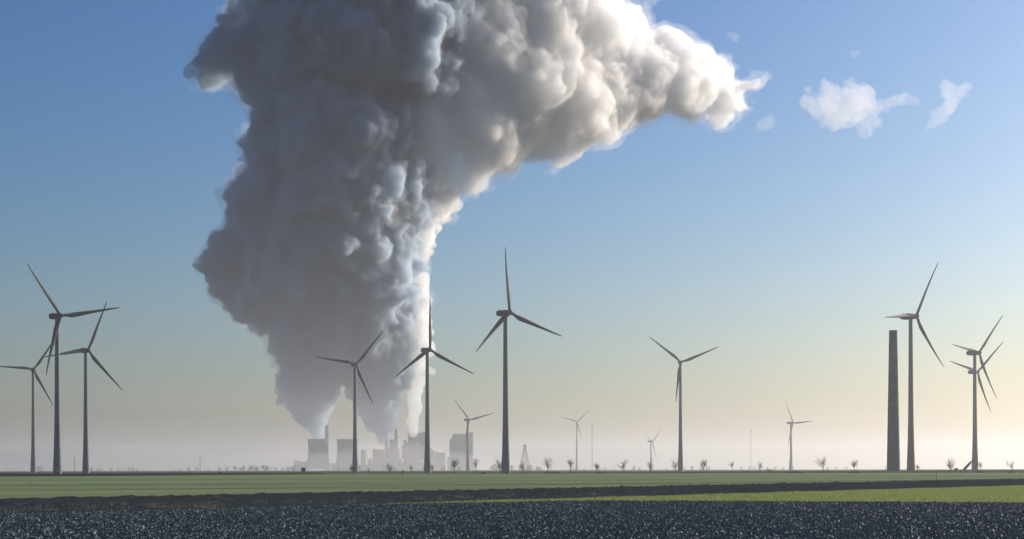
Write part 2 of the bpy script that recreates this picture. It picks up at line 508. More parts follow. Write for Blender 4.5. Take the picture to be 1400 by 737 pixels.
# ------------------------------------------------------------------ mesh builder
class MB:
    def __init__(s): s.v = []; s.f = []
    def add(s, vs, fs):
        k = len(s.v); s.v.extend(vs); s.f.extend([tuple(i + k for i in f) for f in fs]); return s
    def box(s, x0, x1, y0, y1, z0, z1):
        return s.add([(x0, y0, z0), (x1, y0, z0), (x1, y1, z0), (x0, y1, z0), (x0, y0, z1), (x1, y0, z1), (x1, y1, z1), (x0, y1, z1)],
                     [(3, 2, 1, 0), (4, 5, 6, 7), (0, 1, 5, 4), (1, 2, 6, 5), (2, 3, 7, 6), (3, 0, 4, 7)])
    def prism(s, poly, y0, y1):
        """poly: list of (x, z), extruded along y"""
        n = len(poly)
        a = sum(poly[i][0] * poly[(i + 1) % n][1] - poly[(i + 1) % n][0] * poly[i][1] for i in range(n))
        if a < 0: poly = poly[::-1]
        vs = [(x, y0, z) for x, z in poly] + [(x, y1, z) for x, z in poly]
        fs = [tuple(range(n)), tuple(range(2 * n - 1, n - 1, -1))]
        fs += [((i + 1) % n, i, i + n, (i + 1) % n + n) for i in range(n)]
        return s.add(vs, fs)
    def tube(s, p, q, r0, r1, n=4, cap=True):
        p, q = Vector(p), Vector(q)
        d = (q - p)
        if d.length < 1e-6: return s
        d.normalize()
        u = d.cross(Vector((0, 0, 1)) if abs(d.z) < 0.9 else Vector((1, 0, 0))).normalized()
        w = d.cross(u)
        vs = []
        for c, r in ((p, r0), (q, r1)):
            for i in range(n):
                a = 2 * math.pi * i / n
                vs.append(tuple(c + u * (r * math.cos(a)) + w * (r * math.sin(a))))
        fs = [(i, (i + 1) % n, (i + 1) % n + n, i + n) for i in range(n)]
        if cap:
            fs += [tuple(range(n - 1, -1, -1)), tuple(range(n, 2 * n))]
        return s.add(vs, fs)
    def lathe(s, prof, n=24, cx=0, cy=0, cap0=True, cap1=True):
        """prof: (r, z) list"""
        vs = []
        for r, z in prof:
            for i in range(n):
                a = 2 * math.pi * i / n
                vs.append((cx + r * math.cos(a), cy + r * math.sin(a), z))
        fs = []
        for k in range(len(prof) - 1):
            for i in range(n):
                j = (i + 1) % n
                fs.append((k * n + i, k * n + j, (k + 1) * n + j, (k + 1) * n + i))
        if cap0: fs.append(tuple(range(n - 1, -1, -1)))
        if cap1: fs.append(tuple((len(prof) - 1) * n + i for i in range(n)))
        return s.add(vs, fs)
    def build(s, name, mat, parent=None, smooth=False, loc=None, rot=None):
        me = bpy.data.meshes.new(name)
        me.from_pydata(s.v, [], s.f)
        me.update()
        if smooth:
            me.polygons.foreach_set('use_smooth', np.ones(len(me.polygons), dtype=bool))
            try: me.set_sharp_from_angle(angle=R(40))
            except Exception: pass
        return link_mesh(name, me, mat, parent, loc, rot)

# ------------------------------------------------------------------ ground
def gp(px, py, z=0.0):
    """point of the flat land seen at picture position (px, py)"""
    d = (CAM_H - z) * F / (py - HORIZON)
    return ((px - 700.0) / F * d, d, z)

def sheet(name, pts, z, mat):
    b = MB()
    b.add([(p[0], p[1], z) for p in pts], [tuple(range(len(pts)))])
    o = b.build(name, mat)
    me = o.data
    if me.polygons[0].normal.z < 0: me.flip_normals()
    tag(o, kind='structure')
    return o

b = MB(); L0 = 15000.0
b.add([(-L0, -1500, 0), (L0, -1500, 0), (L0, L0, 0), (-L0, L0, 0)], [(0, 1, 2, 3)])
ground = b.build('ground', M['land']); tag(ground, kind='structure')

# edges between the fields, straight lines on the land
def line_through(p, q, x):
    t = (x - p[0]) / (q[0] - p[0])
    return (x, p[1] + t * (q[1] - p[1]))
S_TOP = (gp(0, 683)[:2], gp(1400, 656.5)[:2])            # far edge of the dark soil strip
S_BOT = (gp(0, 702.5)[:2], gp(1400, 665.5)[:2])          # near edge of the dark soil strip
C_TOP = [gp(-500, 716)[:2], gp(0, 703.5)[:2], gp(470, 691)[:2], gp(760, 686)[:2], gp(1000, 686.5)[:2], gp(1400, 690)[:2], gp(1900, 696)[:2]]
far_r = 960.0
sheet('cereal_field', [line_through(*S_TOP, -160), line_through(*S_TOP, 420), (760, 830), (760, far_r), (-760, far_r), (-760, line_through(*S_TOP, -160)[1] + 10)], 0.012, M['meadow'])
sheet('grass_field', [line_through(*S_BOT, -40), line_through(*S_BOT, 260), (260, 70)] + [(p[0], p[1] - 3) for p in C_TOP[:1:-1]], 0.008, M['bright'])
sheet('crop_field', [(-260, 12), (260, 12), (260, 60)] + [(p[0], p[1]) for p in C_TOP[::-1]] + [(-260, 66)], 0.016, M['soil'])
# dark bare field along the far crest
sheet('bare_field', [gp(-260, 650.6)[:2], gp(120, 649.9)[:2], gp(440, 647.9)[:2], on_ground(440, 1500)[:2], on_ground(-260, 1500)[:2]], 0.05, M['plough'])
# wheel tracks through the cereal
for k, (ya, yb, w) in enumerate(((671.0, 655.6, 1.4), (663.5, 652.0, 1.8), (656.5, 649.2, 2.2))):
    a, c = gp(-60, ya)[:2], gp(1460, yb)[:2]
    t = sheet('wheel_track', [(a[0], a[1] - w), (c[0], c[1] - w * 2), (c[0], c[1] + w * 2), (a[0], a[1] + w)], 0.022, M['track'])

def rough_strip():
    """cloddy bare soil between the two green fields, slightly heaped"""
    rng = np.random.default_rng(3)
    nx, ny = 900, 44
    xs = np.linspace(-75, 190, nx)
    V = np.zeros((nx, ny, 3))
    y0 = S_BOT[0][1] + (xs - S_BOT[0][0]) / (S_BOT[1][0] - S_BOT[0][0]) * (S_BOT[1][1] - S_BOT[0][1])
    y1 = S_TOP[0][1] + (xs - S_TOP[0][0]) / (S_TOP[1][0] - S_TOP[0][0]) * (S_TOP[1][1] - S_TOP[0][1])
    wob0 = np.convolve(rng.standard_normal(nx), np.ones(9) / 9, 'same') * 0.9
    wob1 = np.convolve(rng.standard_normal(nx), np.ones(25) / 25, 'same') * 1.2
    t = np.linspace(0, 1, ny)
    V[:, :, 0] = xs[:, None]
    V[:, :, 1] = (y0 + wob0)[:, None] * (1 - t) + (y1 + wob1)[:, None] * t
    prof = np.minimum(1, np.minimum(t, 1 - t) * 9)
    nz = rng.standard_normal((nx, ny)) * 0.05 + np.repeat(np.repeat(rng.standard_normal((nx // 3, ny // 4)), 3, 0), 4, 1)[:nx, :ny] * 0.04
    V[:, :, 2] = -0.01 + prof * (0.12 + np.abs(nz) * 1.4)
    idx = np.arange(nx * ny).reshape(nx, ny)
    q = np.stack([idx[:-1, :-1], idx[1:, :-1], idx[1:, 1:], idx[:-1, 1:]], -1).reshape(-1, 4)
    o = link_mesh('soil_strip', mesh_np('soil_strip', V.reshape(-1, 3), q), M['soil'])
    tag(o, kind='structure')
rough_strip()

# low road bank that closes the fields towards the turbines
def road_bank():
    b = MB()
    xs = np.linspace(-120, 760, 60)
    def hgt(x): return 0.12 + 1.35 * np.clip((x + 40) / 300, 0, 1) ** 0.8
    prof = [(-14, 0.0), (-4.5, 1.0), (-4.0, 1.03), (4.0, 1.03), (14, 0.0)]
    vs, fs = [], []
    rr = random.Random(4)
    for x in xs:
        for y, k in prof:
            vs.append((x, 905 + y - x * 0.02, 0.0 if k == 0 else hgt(x) * k + (rr.uniform(-0.06, 0.06) if k == 1.0 else 0)))
    n = len(prof)
    for i in range(len(xs) - 1):
        for j in range(n - 1):
            fs.append((i * n + j, (i + 1) * n + j, (i + 1) * n + j + 1, i * n + j + 1))
    b.add(vs, fs)
    o = b.build('road_bank', M['verge']); tag(o, kind='structure')
    b = MB(); vs = []; fs = []
    for x in xs:
        for y in (-3, 3): vs.append((x, 905 + y - x * 0.02, hgt(x) * 1.03 + 0.03))
    for i in range(len(xs) - 1): fs.append((2 * i, 2 * i + 2, 2 * i + 3, 2 * i + 1))
    b.add(vs, fs)
    o = b.build('road', M['asphalt']); tag(o, kind='structure')
road_bank()
def bank_z(x, y):
    hh = 0.12 + 1.35 * min(max((x + 40) / 300, 0), 1) ** 0.8 if x > -120 else 0.0
    t = abs(y - (905 - x * 0.02))
    if t >= 14 or x < -120: return 0.0
    return hh if t < 4.5 else hh * (14 - t) / 9.5

# ------------------------------------------------------------------ crops and grasses
def crop_plants():
    rng = np.random.default_rng(11)
    # broad-leaved rosettes sown in rows across the near field
    row = 0.27
    P = []
    cx = np.array([p[0] for p in C_TOP]); cyy = np.array([p[1] for p in C_TOP])
    o = np.argsort(cx); cx, cyy = cx[o], cyy[o]
    for y in np.arange(43, 122, row):
        half = y * 0.34 + 3.0
        n = int(2 * half / 0.17)
        x = np.linspace(-half, half, n) + rng.normal(0, 0.05, n)
        yy = y + rng.normal(0, 0.07, n)
        keep = (yy < np.interp(x, cx, cyy) - 0.15) & (rng.random(n) > 0.06)
        P.append(np.column_stack((x[keep], yy[keep])))
    P = np.concatenate(P)
    n = len(P); k = 5
    size = rng.normal(1.0, 0.22, n).clip(0.5, 1.6)
    # patches of stronger and weaker growth
    size *= 1 + 0.16 * np.sin(P[:, 0] * 0.31 + 1.3 * np.sin(P[:, 1] * 0.17)) * np.cos(P[:, 1] * 0.23)
    az = rng.uniform(0, 2 * np.pi, (n, 1)) + np.arange(k)[None] * 2 * np.pi / k + rng.normal(0, 0.3, (n, k))
    el = rng.uniform(0.15, 1.15, (n, k))
    ln = rng.uniform(0.055, 0.115, (n, k)) * size[:, None]
    wd = ln * rng.uniform(0.22, 0.36, (n, k))
    tw = rng.normal(0, 0.5, (n, k))
    base = np.column_stack((P, np.full(n, 0.03)))[:, None, :]
    dirv = np.stack((np.cos(az) * np.cos(el), np.sin(az) * np.cos(el), np.sin(el)), -1)
    side = np.stack((-np.sin(az), np.cos(az), np.zeros_like(az)), -1)
    upv = np.cross(dirv, side)
    side = side * np.cos(tw)[..., None] + upv * np.sin(tw)[..., None]
    mid = base + dirv * (ln * 0.6)[..., None]
    tip_dir = dirv.copy(); tip_dir[..., 2] -= 0.45
    tip = mid + tip_dir * (ln * 0.45)[..., None]
    V = np.stack((base + 0 * dirv, mid - side * wd[..., None], tip, mid + side * wd[..., None]), 2).reshape(-1, 3)
    q = np.arange(len(V)).reshape(-1, 4)
    tri = np.concatenate((q[:, [0, 1, 2]], q[:, [0, 2, 3]]))
    o = link_mesh('crop_leaves', mesh_np('crop_leaves', V, tri), M['leaf'])
    tag(o, 'dark green leafy crop covering the near field', 'crop', kind='stuff')
crop_plants()

def dry_grass():
    rng = np.random.default_rng(21)
    V, T = [], []
    # clumps of dead grass along the near edge of the soil strip
    spots = []
    for _ in range(230):
        px = rng.uniform(-40, 900)
        dens = 0.55 + 0.45 * math.sin(px * 0.045) * math.sin(px * 0.013 + 1)
        if rng.random() > dens: continue
        py = line_through((0, 701.0), (1400, 664.5), px)[1] - rng.uniform(-0.5, 2.8)
        spots.append((gp(px, py), rng.uniform(0.5, 1.25)))
    for _ in range(160):
        px = rng.uniform(700, 1450)
        py = np.interp(px, [700, 760, 1000, 1400, 1450], [686.5, 686, 686.5, 690, 690.5]) - rng.uniform(0, 0.5)
        spots.append((gp(px, py), rng.uniform(0.3, 0.6)))
    for c, s in spots:
        m = int(rng.integers(14, 40))
        for _ in range(m):
            x, y = c[0] + rng.normal(0, 0.3), c[1] + rng.normal(0, 0.35)
            h = s * rng.uniform(0.12, 0.42)
            a = rng.uniform(0, 6.283); w = 0.012
            lx, ly = rng.normal(0, 0.35, 2) * h
            k = len(V)
            V += [(x - w * math.cos(a), y - w * math.sin(a), 0), (x + w * math.cos(a), y + w * math.sin(a), 0), (x + lx, y + ly, h)]
            T.append((k, k + 1, k + 2))
    o = link_mesh('dry_grass', mesh_np('dry_grass', np.array(V), np.array(T)), M['straw'])
    tag(o, 'pale dead grass along the edge of the dark soil strip', 'grass', kind='stuff')
dry_grass()

def grass_wedge():
    """standing blades on the bright grass field"""
    rng = np.random.default_rng(31)
    n = 520000
    x = rng.uniform(-8, 105, n); y = rng.uniform(88, 260, n)
    cx = np.array([p[0] for p in C_TOP]); cyy = np.array([p[1] for p in C_TOP])
    near = np.interp(x, cx, cyy) - 0.4
    far = S_BOT[0][1] + (x - S_BOT[0][0]) / (S_BOT[1][0] - S_BOT[0][0]) * (S_BOT[1][1] - S_BOT[0][1]) + 0.3
    keep = (y > near) & (y < far) & (np.abs(x) < y * 0.335 + 4)
    x, y = x[keep], y[keep]; n = len(x)
    h = rng.uniform(0.05, 0.15, n) * (1 + 0.25 * np.sin(x * 0.5 + y * 0.13)); w = rng.uniform(0.012, 0.03, n)
    a = rng.uniform(0, np.pi, n)
    lx, ly = rng.normal(0, 0.4, n) * h, rng.normal(0, 0.4, n) * h
    z = np.full(n, 0.005)
    V = np.stack((np.column_stack((x - w * np.cos(a), y - w * np.sin(a), z)), np.column_stack((x + w * np.cos(a), y + w * np.sin(a), z)), np.column_stack((x + lx, y + ly, h))), 1).reshape(-1, 3)
    o = link_mesh('grass', mesh_np('grass', V, np.arange(3 * n).reshape(-1, 3)), M['grass'])
    tag(o, 'bright yellow-green grass on the wedge between soil strip and dark crop', 'grass', kind='stuff')
grass_wedge()

# ------------------------------------------------------------------ wind turbines
ROTOR = 41.0
def blade_mesh():
    """one rotor blade along +Z from the hub, chord along X, prebent towards -Y (upwind)"""
    st = [(z, c * (0.93 if z > 4 else 1.0), a, t) for z, c, a, t in [(0.9, 1.9, 0.0, 1.0), (3.0, 1.9, 0.0, 1.0), (5.5, 2.6, 0.0, 0.62), (8.0, 3.35, 0.0, 0.36), (11.0, 3.2, 0, 0.27), (16.0, 2.65, 0, 0.22), (22.0, 2.1, 0, 0.19),
          (28.0, 1.62, 0, 0.17), (34.0, 1.18, 0, 0.16), (38.0, 0.85, 0, 0.15), (40.2, 0.5, 0, 0.15), (41.0, 0.12, 0, 0.2)]]
    n = 12
    vs, fs = [], []
    for k, (z, c, _, th) in enumerate(st):
        t = z / ROTOR
        tw = R(13) * (1 - t) ** 2 + R(3)
        bend = -3.0 * t ** 2.2 - z * math.tan(R(3.0))
        for i in range(n):
            a = 2 * math.pi * i / n
            x = c * 0.5 * math.cos(a)
            y = c * 0.5 * th * math.sin(a) * (1 - 0.45 * math.cos(a) * (1 if th < 0.9 else 0))
            x += c * 0.20 * (1 if th < 0.9 else 0)          # leading edge stays straight
            xr = x * math.cos(tw) - y * math.sin(tw)
            yr = x * math.sin(tw) + y * math.cos(tw)
            vs.append((xr, yr + bend, z))
    for k in range(len(st) - 1):
        for i in range(n):
            j = (i + 1) % n
            fs.append((k * n + i, k * n + j, (k + 1) * n + j, (k + 1) * n + i))
    fs.append(tuple(range(n - 1, -1, -1))); fs.append(tuple((len(st) - 1) * n + i for i in range(n)))
    me = bpy.data.meshes.new('blade'); me.from_pydata(vs, [], fs); me.update()
    me.polygons.foreach_set('use_smooth', np.ones(len(me.polygons), dtype=bool))
    return me
BLADE = blade_mesh(); BLADE.materials.append(M['blade'])

def nacelle_mesh():
    """box-shaped machine house, nose towards -Y, tower axis at the origin"""
    bm = bmesh.new()
    prof = [(-3.2, -1.45, 1.5), (-2.2, -1.75, 1.75), (4.8, -1.75, 1.85), (7.2, -1.15, 1.85), (7.6, -0.9, 1.6)]    # y, z bottom, z top
    w = [1.45, 1.7, 1.75, 1.7, 1.5]
    rings = []
    for (y, z0, z1), hw in zip(prof, w):
        rings.append([bm.verts.new(p) for p in ((-hw, y, z0 + 0.35), (-hw + 0.35, y, z0), (hw - 0.35, y, z0), (hw, y, z0 + 0.35), (hw, y, z1 - 0.3), (hw - 0.3, y, z1), (-hw + 0.3, y, z1), (-hw, y, z1 - 0.3))])
    for a, c in zip(rings, rings[1:]):
        for i in range(8):
            bm.faces.new((a[i], a[(i + 1) % 8], c[(i + 1) % 8], c[i]))
    bm.faces.new(rings[0][::-1]); bm.faces.new(rings[-1])
    bmesh.ops.recalc_face_normals(bm, faces=bm.faces)
    me = bpy.data.meshes.new('nacelle'); bm.to_mesh(me); bm.free()
    return me
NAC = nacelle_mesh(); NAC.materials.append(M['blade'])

def small_mesh(name, mb, mat, smooth=False):
    me = bpy.data.meshes.new(name); me.from_pydata(mb.v, [], mb.f); me.update(); me.materials.append(mat)
    if smooth:
        me.polygons.foreach_set('use_smooth', np.ones(len(me.polygons), dtype=bool))
    return me
_s = MB(); _s.lathe([(1.5, 0), (1.55, 0.9), (1.45, 1.9), (1.1, 2.9), (0.55, 3.5), (0.05, 3.7)], 20)
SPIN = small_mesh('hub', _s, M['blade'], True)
_s = MB(); _s.box(-0.5, 0.5, 5.4, 6.4, 1.85, 2.35); _s.tube((0.3, 6.0, 2.35), (0.3, 6.0, 3.6), 0.05, 0.05, 5); _s.tube((-0.3, 6.0, 2.35), (-0.3, 6.0, 3.3), 0.05, 0.05, 5)
COOLER = small_mesh('vane_mount', _s, M['steel'])
_s = MB(); _s.box(-0.5, 0.5, -0.12, 0.12, 0, 2.3)
DOOR = small_mesh('door', _s, M['door'])

def turbine(px, hub_y, rpx, yaw, theta, label, band=None, size=1.0, band_mat='bandgrey', group='wind turbines of the wind farm', base=2.85):
    d = ROTOR * size * F / rpx
    x, y, _ = on_ground(px, d)
    H = (CAM_H + (HORIZON - hub_y) / F * d) / size
    psi = R(yaw)
    face = psi - math.atan2(x, y)          # yaw is measured from the line of sight
    root = empty('wind_turbine', (x, y, 0))
    root.scale = (size, size, size)
    top = H - 1.7
    tw = MB()
    k = H / 100.0
    prof = [(base * r, t * top) for t, r in ((0, 1.0), (0.03, 0.975), (0.08, 0.91), (0.15, 0.82), (0.22, 0.745), (0.30, 0.68), (0.40, 0.63), (0.55, 0.575), (0.75, 0.52), (1.0, 0.46))]
    tw.lathe(prof, 28)
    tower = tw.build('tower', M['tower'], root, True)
    if band:
        z = band * H
        r0 = float(np.interp(z, [p[1] for p in prof], [p[0] for p in prof]))
        r1 = float(np.interp(z + 2.2, [p[1] for p in prof], [p[0] for p in prof]))
        bb = MB(); bb.lathe([(r0 + 0.03, z), (r1 + 0.03, z + 2.2)], 28, cap0=False, cap1=False)
        bb.build('band', M[band_mat], tower, True)
    for t in (0.30, 0.62):
        fl = MB()
        r0 = float(np.interp(t * top, [p[1] for p in prof], [p[0] for p in prof]))
        fl.lathe([(r0 - 0.02, t * top - 0.15), (r0 + 0.05, t * top - 0.13), (r0 + 0.05, t * top + 0.13), (r0 - 0.02, t * top + 0.15)], 28, cap0=False, cap1=False)
        fl.build('flange', M['tower'], tower, True)
    dr = link_mesh('door', DOOR, None, tower, (0.6, -math.sqrt(max(base ** 2 - 0.36, 0.1)) * 0.98, 1.2))
    nac = link_mesh('nacelle', NAC, None, root, (0, 0, H), (0, 0, face))
    link_mesh('vane_mount', COOLER, None, nac)
    ax = Vector((math.sin(face), -math.cos(face), 0))
    U = Vector((math.cos(face), math.sin(face), 0)); Z = Vector((0, 0, 1))
    hubp = Vector((0, 0, H)) + ax * 4.6
    hub = link_mesh('hub', SPIN, None, root)
    # spinner nose along the rotor axis
    hub.matrix_local = Matrix.Translation(hubp - ax * 1.4) @ ax.to_track_quat('Z', 'Y').to_matrix().to_4x4()
    for kk in range(3):
        th = R(theta + 120 * kk)
        dz = U * math.cos(th) + Z * math.sin(th)           # blade direction
        dy = -ax                                           # blade -Y looks upwind
        dx = dy.cross(dz)
        m = Matrix((dx, dy, dz)).transposed().to_4x4()
        bl = link_mesh('blade', BLADE, None, root)
        bl.matrix_local = Matrix.Translation(hubp) @ m
    tag(root, label, 'wind turbine', group)
    return root

TURBINES = [
 (78.5, 431, 88, 30, 11, 'tallest dark turbine in the trio away from the power station', 0.27, 1.0),
 (45.5, 504, 55, 8, 57, 'small turbine of the trio with a level blade cut by the frame edge', 0.27, 1.0),
 (117.5, 478, 71.7, 25, 71, 'middle-sized turbine of the trio, on the side of the steam plume', 0.27, 1.0),
 (485.5, 498, 60, 15, 52, 'grey turbine standing before the steam between the cooling towers', 0.25, 1.0),
 (584.5, 478.5, 72, 29, 94, 'dark turbine with one blade upright against the bright steam column', 0.25, 1.0),
 (691.5, 428, 89, 38, 101, 'tallest dark turbine in the middle, just clear of the plume', 0.25, 1.0),
 (639.5, 574, 39, 32, 135, 'pale turbine in front of the block-shaped power station building', None, 1.4),
 (788.5, 577, 24.5, 12, 44, 'small hazy turbine beside the thin mast, past the lattice pylon', None, 1.55),
 (890, 604, 26, 58, 43, 'smallest hazy turbine, low on the skyline behind a bare tree', None, 1.5),
 (930.5, 496, 55.5, 6, 22, 'lone grey turbine facing us with two raised blades', 0.22, 1.0),
 (1081.5, 579, 36, 49, 125, 'very pale distant turbine standing over a dark bush', None, 1.4),
 (1245.5, 434, 84, 53, 65, 'tall dark turbine beside the unfinished tower stump', 0.25, 1.0),
 (1333, 484, 67.6, 51, 53, 'higher turbine of the overlapping pair behind the crane boom', 0.22, 1.0),
 (1332.5, 510, 58, 42, 47, 'lower turbine of the overlapping pair, its tower hidden by the other', 0.22, 1.0),
]
for px, hy, rp, yaw, th, lab, band, size in TURBINES:
    turbine(px, hy, rp, yaw, th, lab, band, size)

# unfinished concrete tower
def tower_stump():
    d = 1000.0
    x, y, _ = on_ground(1221.5, d)
    root = empty('tower_stump', (x, y, 0))
    Ht = CAM_H + (HORIZON - 453.5) / F * d
    r0, r1 = 9.1 / F * d, 5.5 / F * d
    n = 12
    b = MB(); b.lathe([(r0 + (r1 - r0) * (i / n) ** 0.92, Ht * i / n) for i in range(n + 1)], 40); b.build('shaft', M['concrete'], root, True)
    zb = CAM_H + (HORIZON - 564) / F * d
    zt = CAM_H + (HORIZON - 556.5) / F * d
    rb = r0 + (r1 - r0) * (zb / Ht) ** 0.92; rt = r0 + (r1 - r0) * (zt / Ht) ** 0.92
    b = MB(); b.lathe([(rb + 0.05, zb), (rt + 0.05, zt)], 32, cap0=False, cap1=False); b.build('band', M['band'], root, True)
    b = MB(); b.lathe([(r1 + 0.12, Ht + 0.004), (r1 + 0.12, Ht + 0.3), (r1 - 0.5, Ht + 0.3), (r1 - 0.5, Ht + 0.004)], 32, cap0=False, cap1=False); b.build('rim', M['steel'], root, True)
    tag(root, 'unfinished concrete tower stump without rotor, dark band at mid height', 'tower')
tower_stump()

# mobile crane whose boom leans over the road bank
def crane():
    d = 1080.0
    x, y, _ = on_ground(1318, d)
    root = empty('mobile_crane', (x, y, 0))
    s = d / F
    b = MB(); b.box(-6.5, 4.5, -1.3, 1.3, 0.7, 1.5); b.build('chassis', M['crane'], root)
    b = MB(); b.prism([(-6.5, 1.5), (-6.5, 2.3), (-5.6, 2.7), (-4.4, 2.7), (-4.4, 1.5)], -1.2, 1.2); b.build('cab', M['crane'], root)
    for wx in (-5.4, -3.9, 1.2, 2.8):
        for wy in (-1.15, 1.15):
            b = MB(); b.lathe([(0.35, -0.18), (0.6, -0.15), (0.6, 0.15), (0.35, 0.18)], 14)
            b.build('wheel', M['rubber'], root, False, (wx, wy, 0.6), (R(90), 0, 0))
    p0 = Vector((0, 0, 1.6)); p1 = Vector((9.2 * s, 0, 13.5 * s)); p2 = Vector((17 * s, 0, 20.5 * s))
    m1 = p0.lerp(p1, 0.95)
    b = MB(); b.tube(p0, m1, 0.95, 0.8, 4); b.build('boom_section', M['crane'], root)
    b = MB(); b.tube(m1 - (m1 - p0).normalized() * 0.5, p2, 0.55, 0.45, 4); b.build('boom_section', M['crane'], root)
    b = MB(); b.box(p2.x - 0.6, p2.x + 0.9, -0.4, 0.4, p2.z - 0.7, p2.z + 0.4); b.build('boom_head', M['crane'], root)
    b = MB(); b.tube((p2.x + 0.6, 0, p2.z - 0.7), (p2.x + 0.6, 0, 7.0), 0.05, 0.05, 4); b.build('hoist_rope', M['rubber'], root)
    b = MB(); b.box(p2.x + 0.25, p2.x + 0.95, -0.3, 0.3, 4.0, 7.0); b.build('hook_block', M['rubber'], root)
    tag(root, 'dark crane boom slanting up in front of the overlapping pair of turbines', 'crane')
crane()
# ------------------------------------------------------------------ trees along the road
def bare_tree(px, top_y, d, label, seed, base_y=None, spread=1.0, name='bare_tree', lush=1.0):
    rr = random.Random(seed)
    x, y, _ = on_ground(px, d)
    z0 = bank_z(x, y)
    Ht = max(CAM_H + (HORIZON - top_y) / F * d - z0, 1.2)
    root = empty(name, (x, y, z0 - 0.05))
    tr = MB(); cr = MB()
    r0 = 0.028 * Ht + 0.04
    th = Ht * rr.uniform(0.22, 0.48)
    p = Vector((0, 0, 0)); lean = Vector((rr.uniform(-.05, .05), rr.uniform(-.05, .05), 1))
    q = p + lean * th * 0.5; tr.tube(p, q, r0, r0 * 0.8, 6)
    q2 = q + Vector((rr.uniform(-.06, .06), rr.uniform(-.06, .06), 1)) * th * 0.5; tr.tube(q, q2, r0 * 0.8, r0 * 0.68, 6)
    def grow(p, dirv, length, r, lev):
        n = 3
        for i in range(n):
            dirv = (dirv + Vector((rr.uniform(-.22, .22), rr.uniform(-.22, .22), rr.uniform(-.02, .20)))).normalized()
            e = p + dirv * (length / n)
            cr.tube(p, e, r * (1 - 0.22 * i), r * (1 - 0.22 * (i + 1)), 3, cap=False)
            if lev < 3:
                for _ in range(2 if lev < 2 else 1):
                    a = rr.uniform(0, 6.283); t = rr.uniform(0.5, 0.95)
                    s = (dirv * rr.uniform(0.5, 0.9) + Vector((math.cos(a), math.sin(a), rr.uniform(0.0, 0.5))) * t).normalized()
                    grow(e, s, length * rr.uniform(0.45, 0.68), max(r * 0.5, 0.017), lev + 1)
            p = e
    nb = rr.randint(3, 7)
    up = rr.uniform(0.7, 1.5)
    for i in range(nb):
        a = i * 6.283 / nb + rr.uniform(-.4, .4)
        tilt = rr.uniform(0.3, 1.15) * spread / up if i else 0.1
        dv = Vector((math.cos(a) * tilt, math.sin(a) * tilt, 1)).normalized()
        grow(q2 - Vector((0, 0, rr.uniform(0, 0.12) * th)), dv, (Ht - th) * rr.uniform(0.45, 0.95) * lush, r0 * 0.42, 0 if Ht > 3.6 else 1)
    tr.build('trunk', M['bark'], root, True)
    cr.build('crown', M['twig'], root)
    tag(root, label, 'tree', 'bare trees along the road')
    return root

TREES = [
 (481, 637, 880, 'bare tree at the foot of the turbine between the cooling towers', 1.25),
 (504, 640, 890, 'stunted bare tree below the gap beside the second cooling tower', 1.0),
 (533, 636, 880, 'bare tree below the twin chimneys of the power station', 1.0),
 (562, 638, 900, 'faint slender bare tree below the tall boiler house', 1.0),
 (591, 637, 880, 'small bare tree beside the turbine with the upright blade', 1.0),
 (621.5, 630.5, 870, 'bare spreading tree against the block-shaped power station building', 1.0),
 (651, 630.5, 870, 'wide bare tree just past the block-shaped power station building', 1.2),
 (684, 630, 870, 'bare tree overlapping the foot of the tallest middle turbine', 1.1),
 (715.5, 634.5, 880, 'bare tree standing in front of the lattice pylon', 0.9),
 (749, 630.5, 880, 'bare tree over the dark bush between pylon and small hazy turbine', 1.0),
 (780.5, 630.5, 880, 'bare tree beside the foot of the small hazy turbine', 1.0),
 (816, 635, 890, 'small round-headed bare tree beside the thin mast', 0.9),
 (853, 630.5, 880, 'broad bare tree midway between the two hazy turbines', 1.2),
 (889, 632, 890, 'narrow bare tree in front of the smallest hazy turbine', 0.6),
 (924, 634, 890, 'bare tree at the foot of the lone grey turbine', 0.8),
 (962.5, 632, 890, 'bare tree beside a thin post, past the lone grey turbine', 0.9),
 (1001, 634, 900, 'thin bare sapling in the open gap below the faint mast', 0.9),
 (1039, 634.5, 900, 'bare sapling next to a low bushy shrub', 0.9),
 (1125.5, 630, 880, 'bare tree standing alone past the very pale turbine', 1.0),
 (1168, 632, 885, 'bare tree beside a marker post near the tower stump', 1.0),
 (1255, 637.5, 890, 'tiny bare sapling beside the foot of the turbine by the stump', 0.8),
 (1299.5, 630, 880, 'bare tree between the tower stump and the crane boom', 1.1),
 (1341, 635, 890, 'slim bare sapling at the foot of the overlapping turbines', 0.7),
 (1385, 632, 885, 'bare tree past the crane at the end of the row', 1.2),
]
for i, (px, ty, d, lab, sp) in enumerate(TREES):
    bare_tree(px, ty, d, lab, 100 + i, spread=sp)

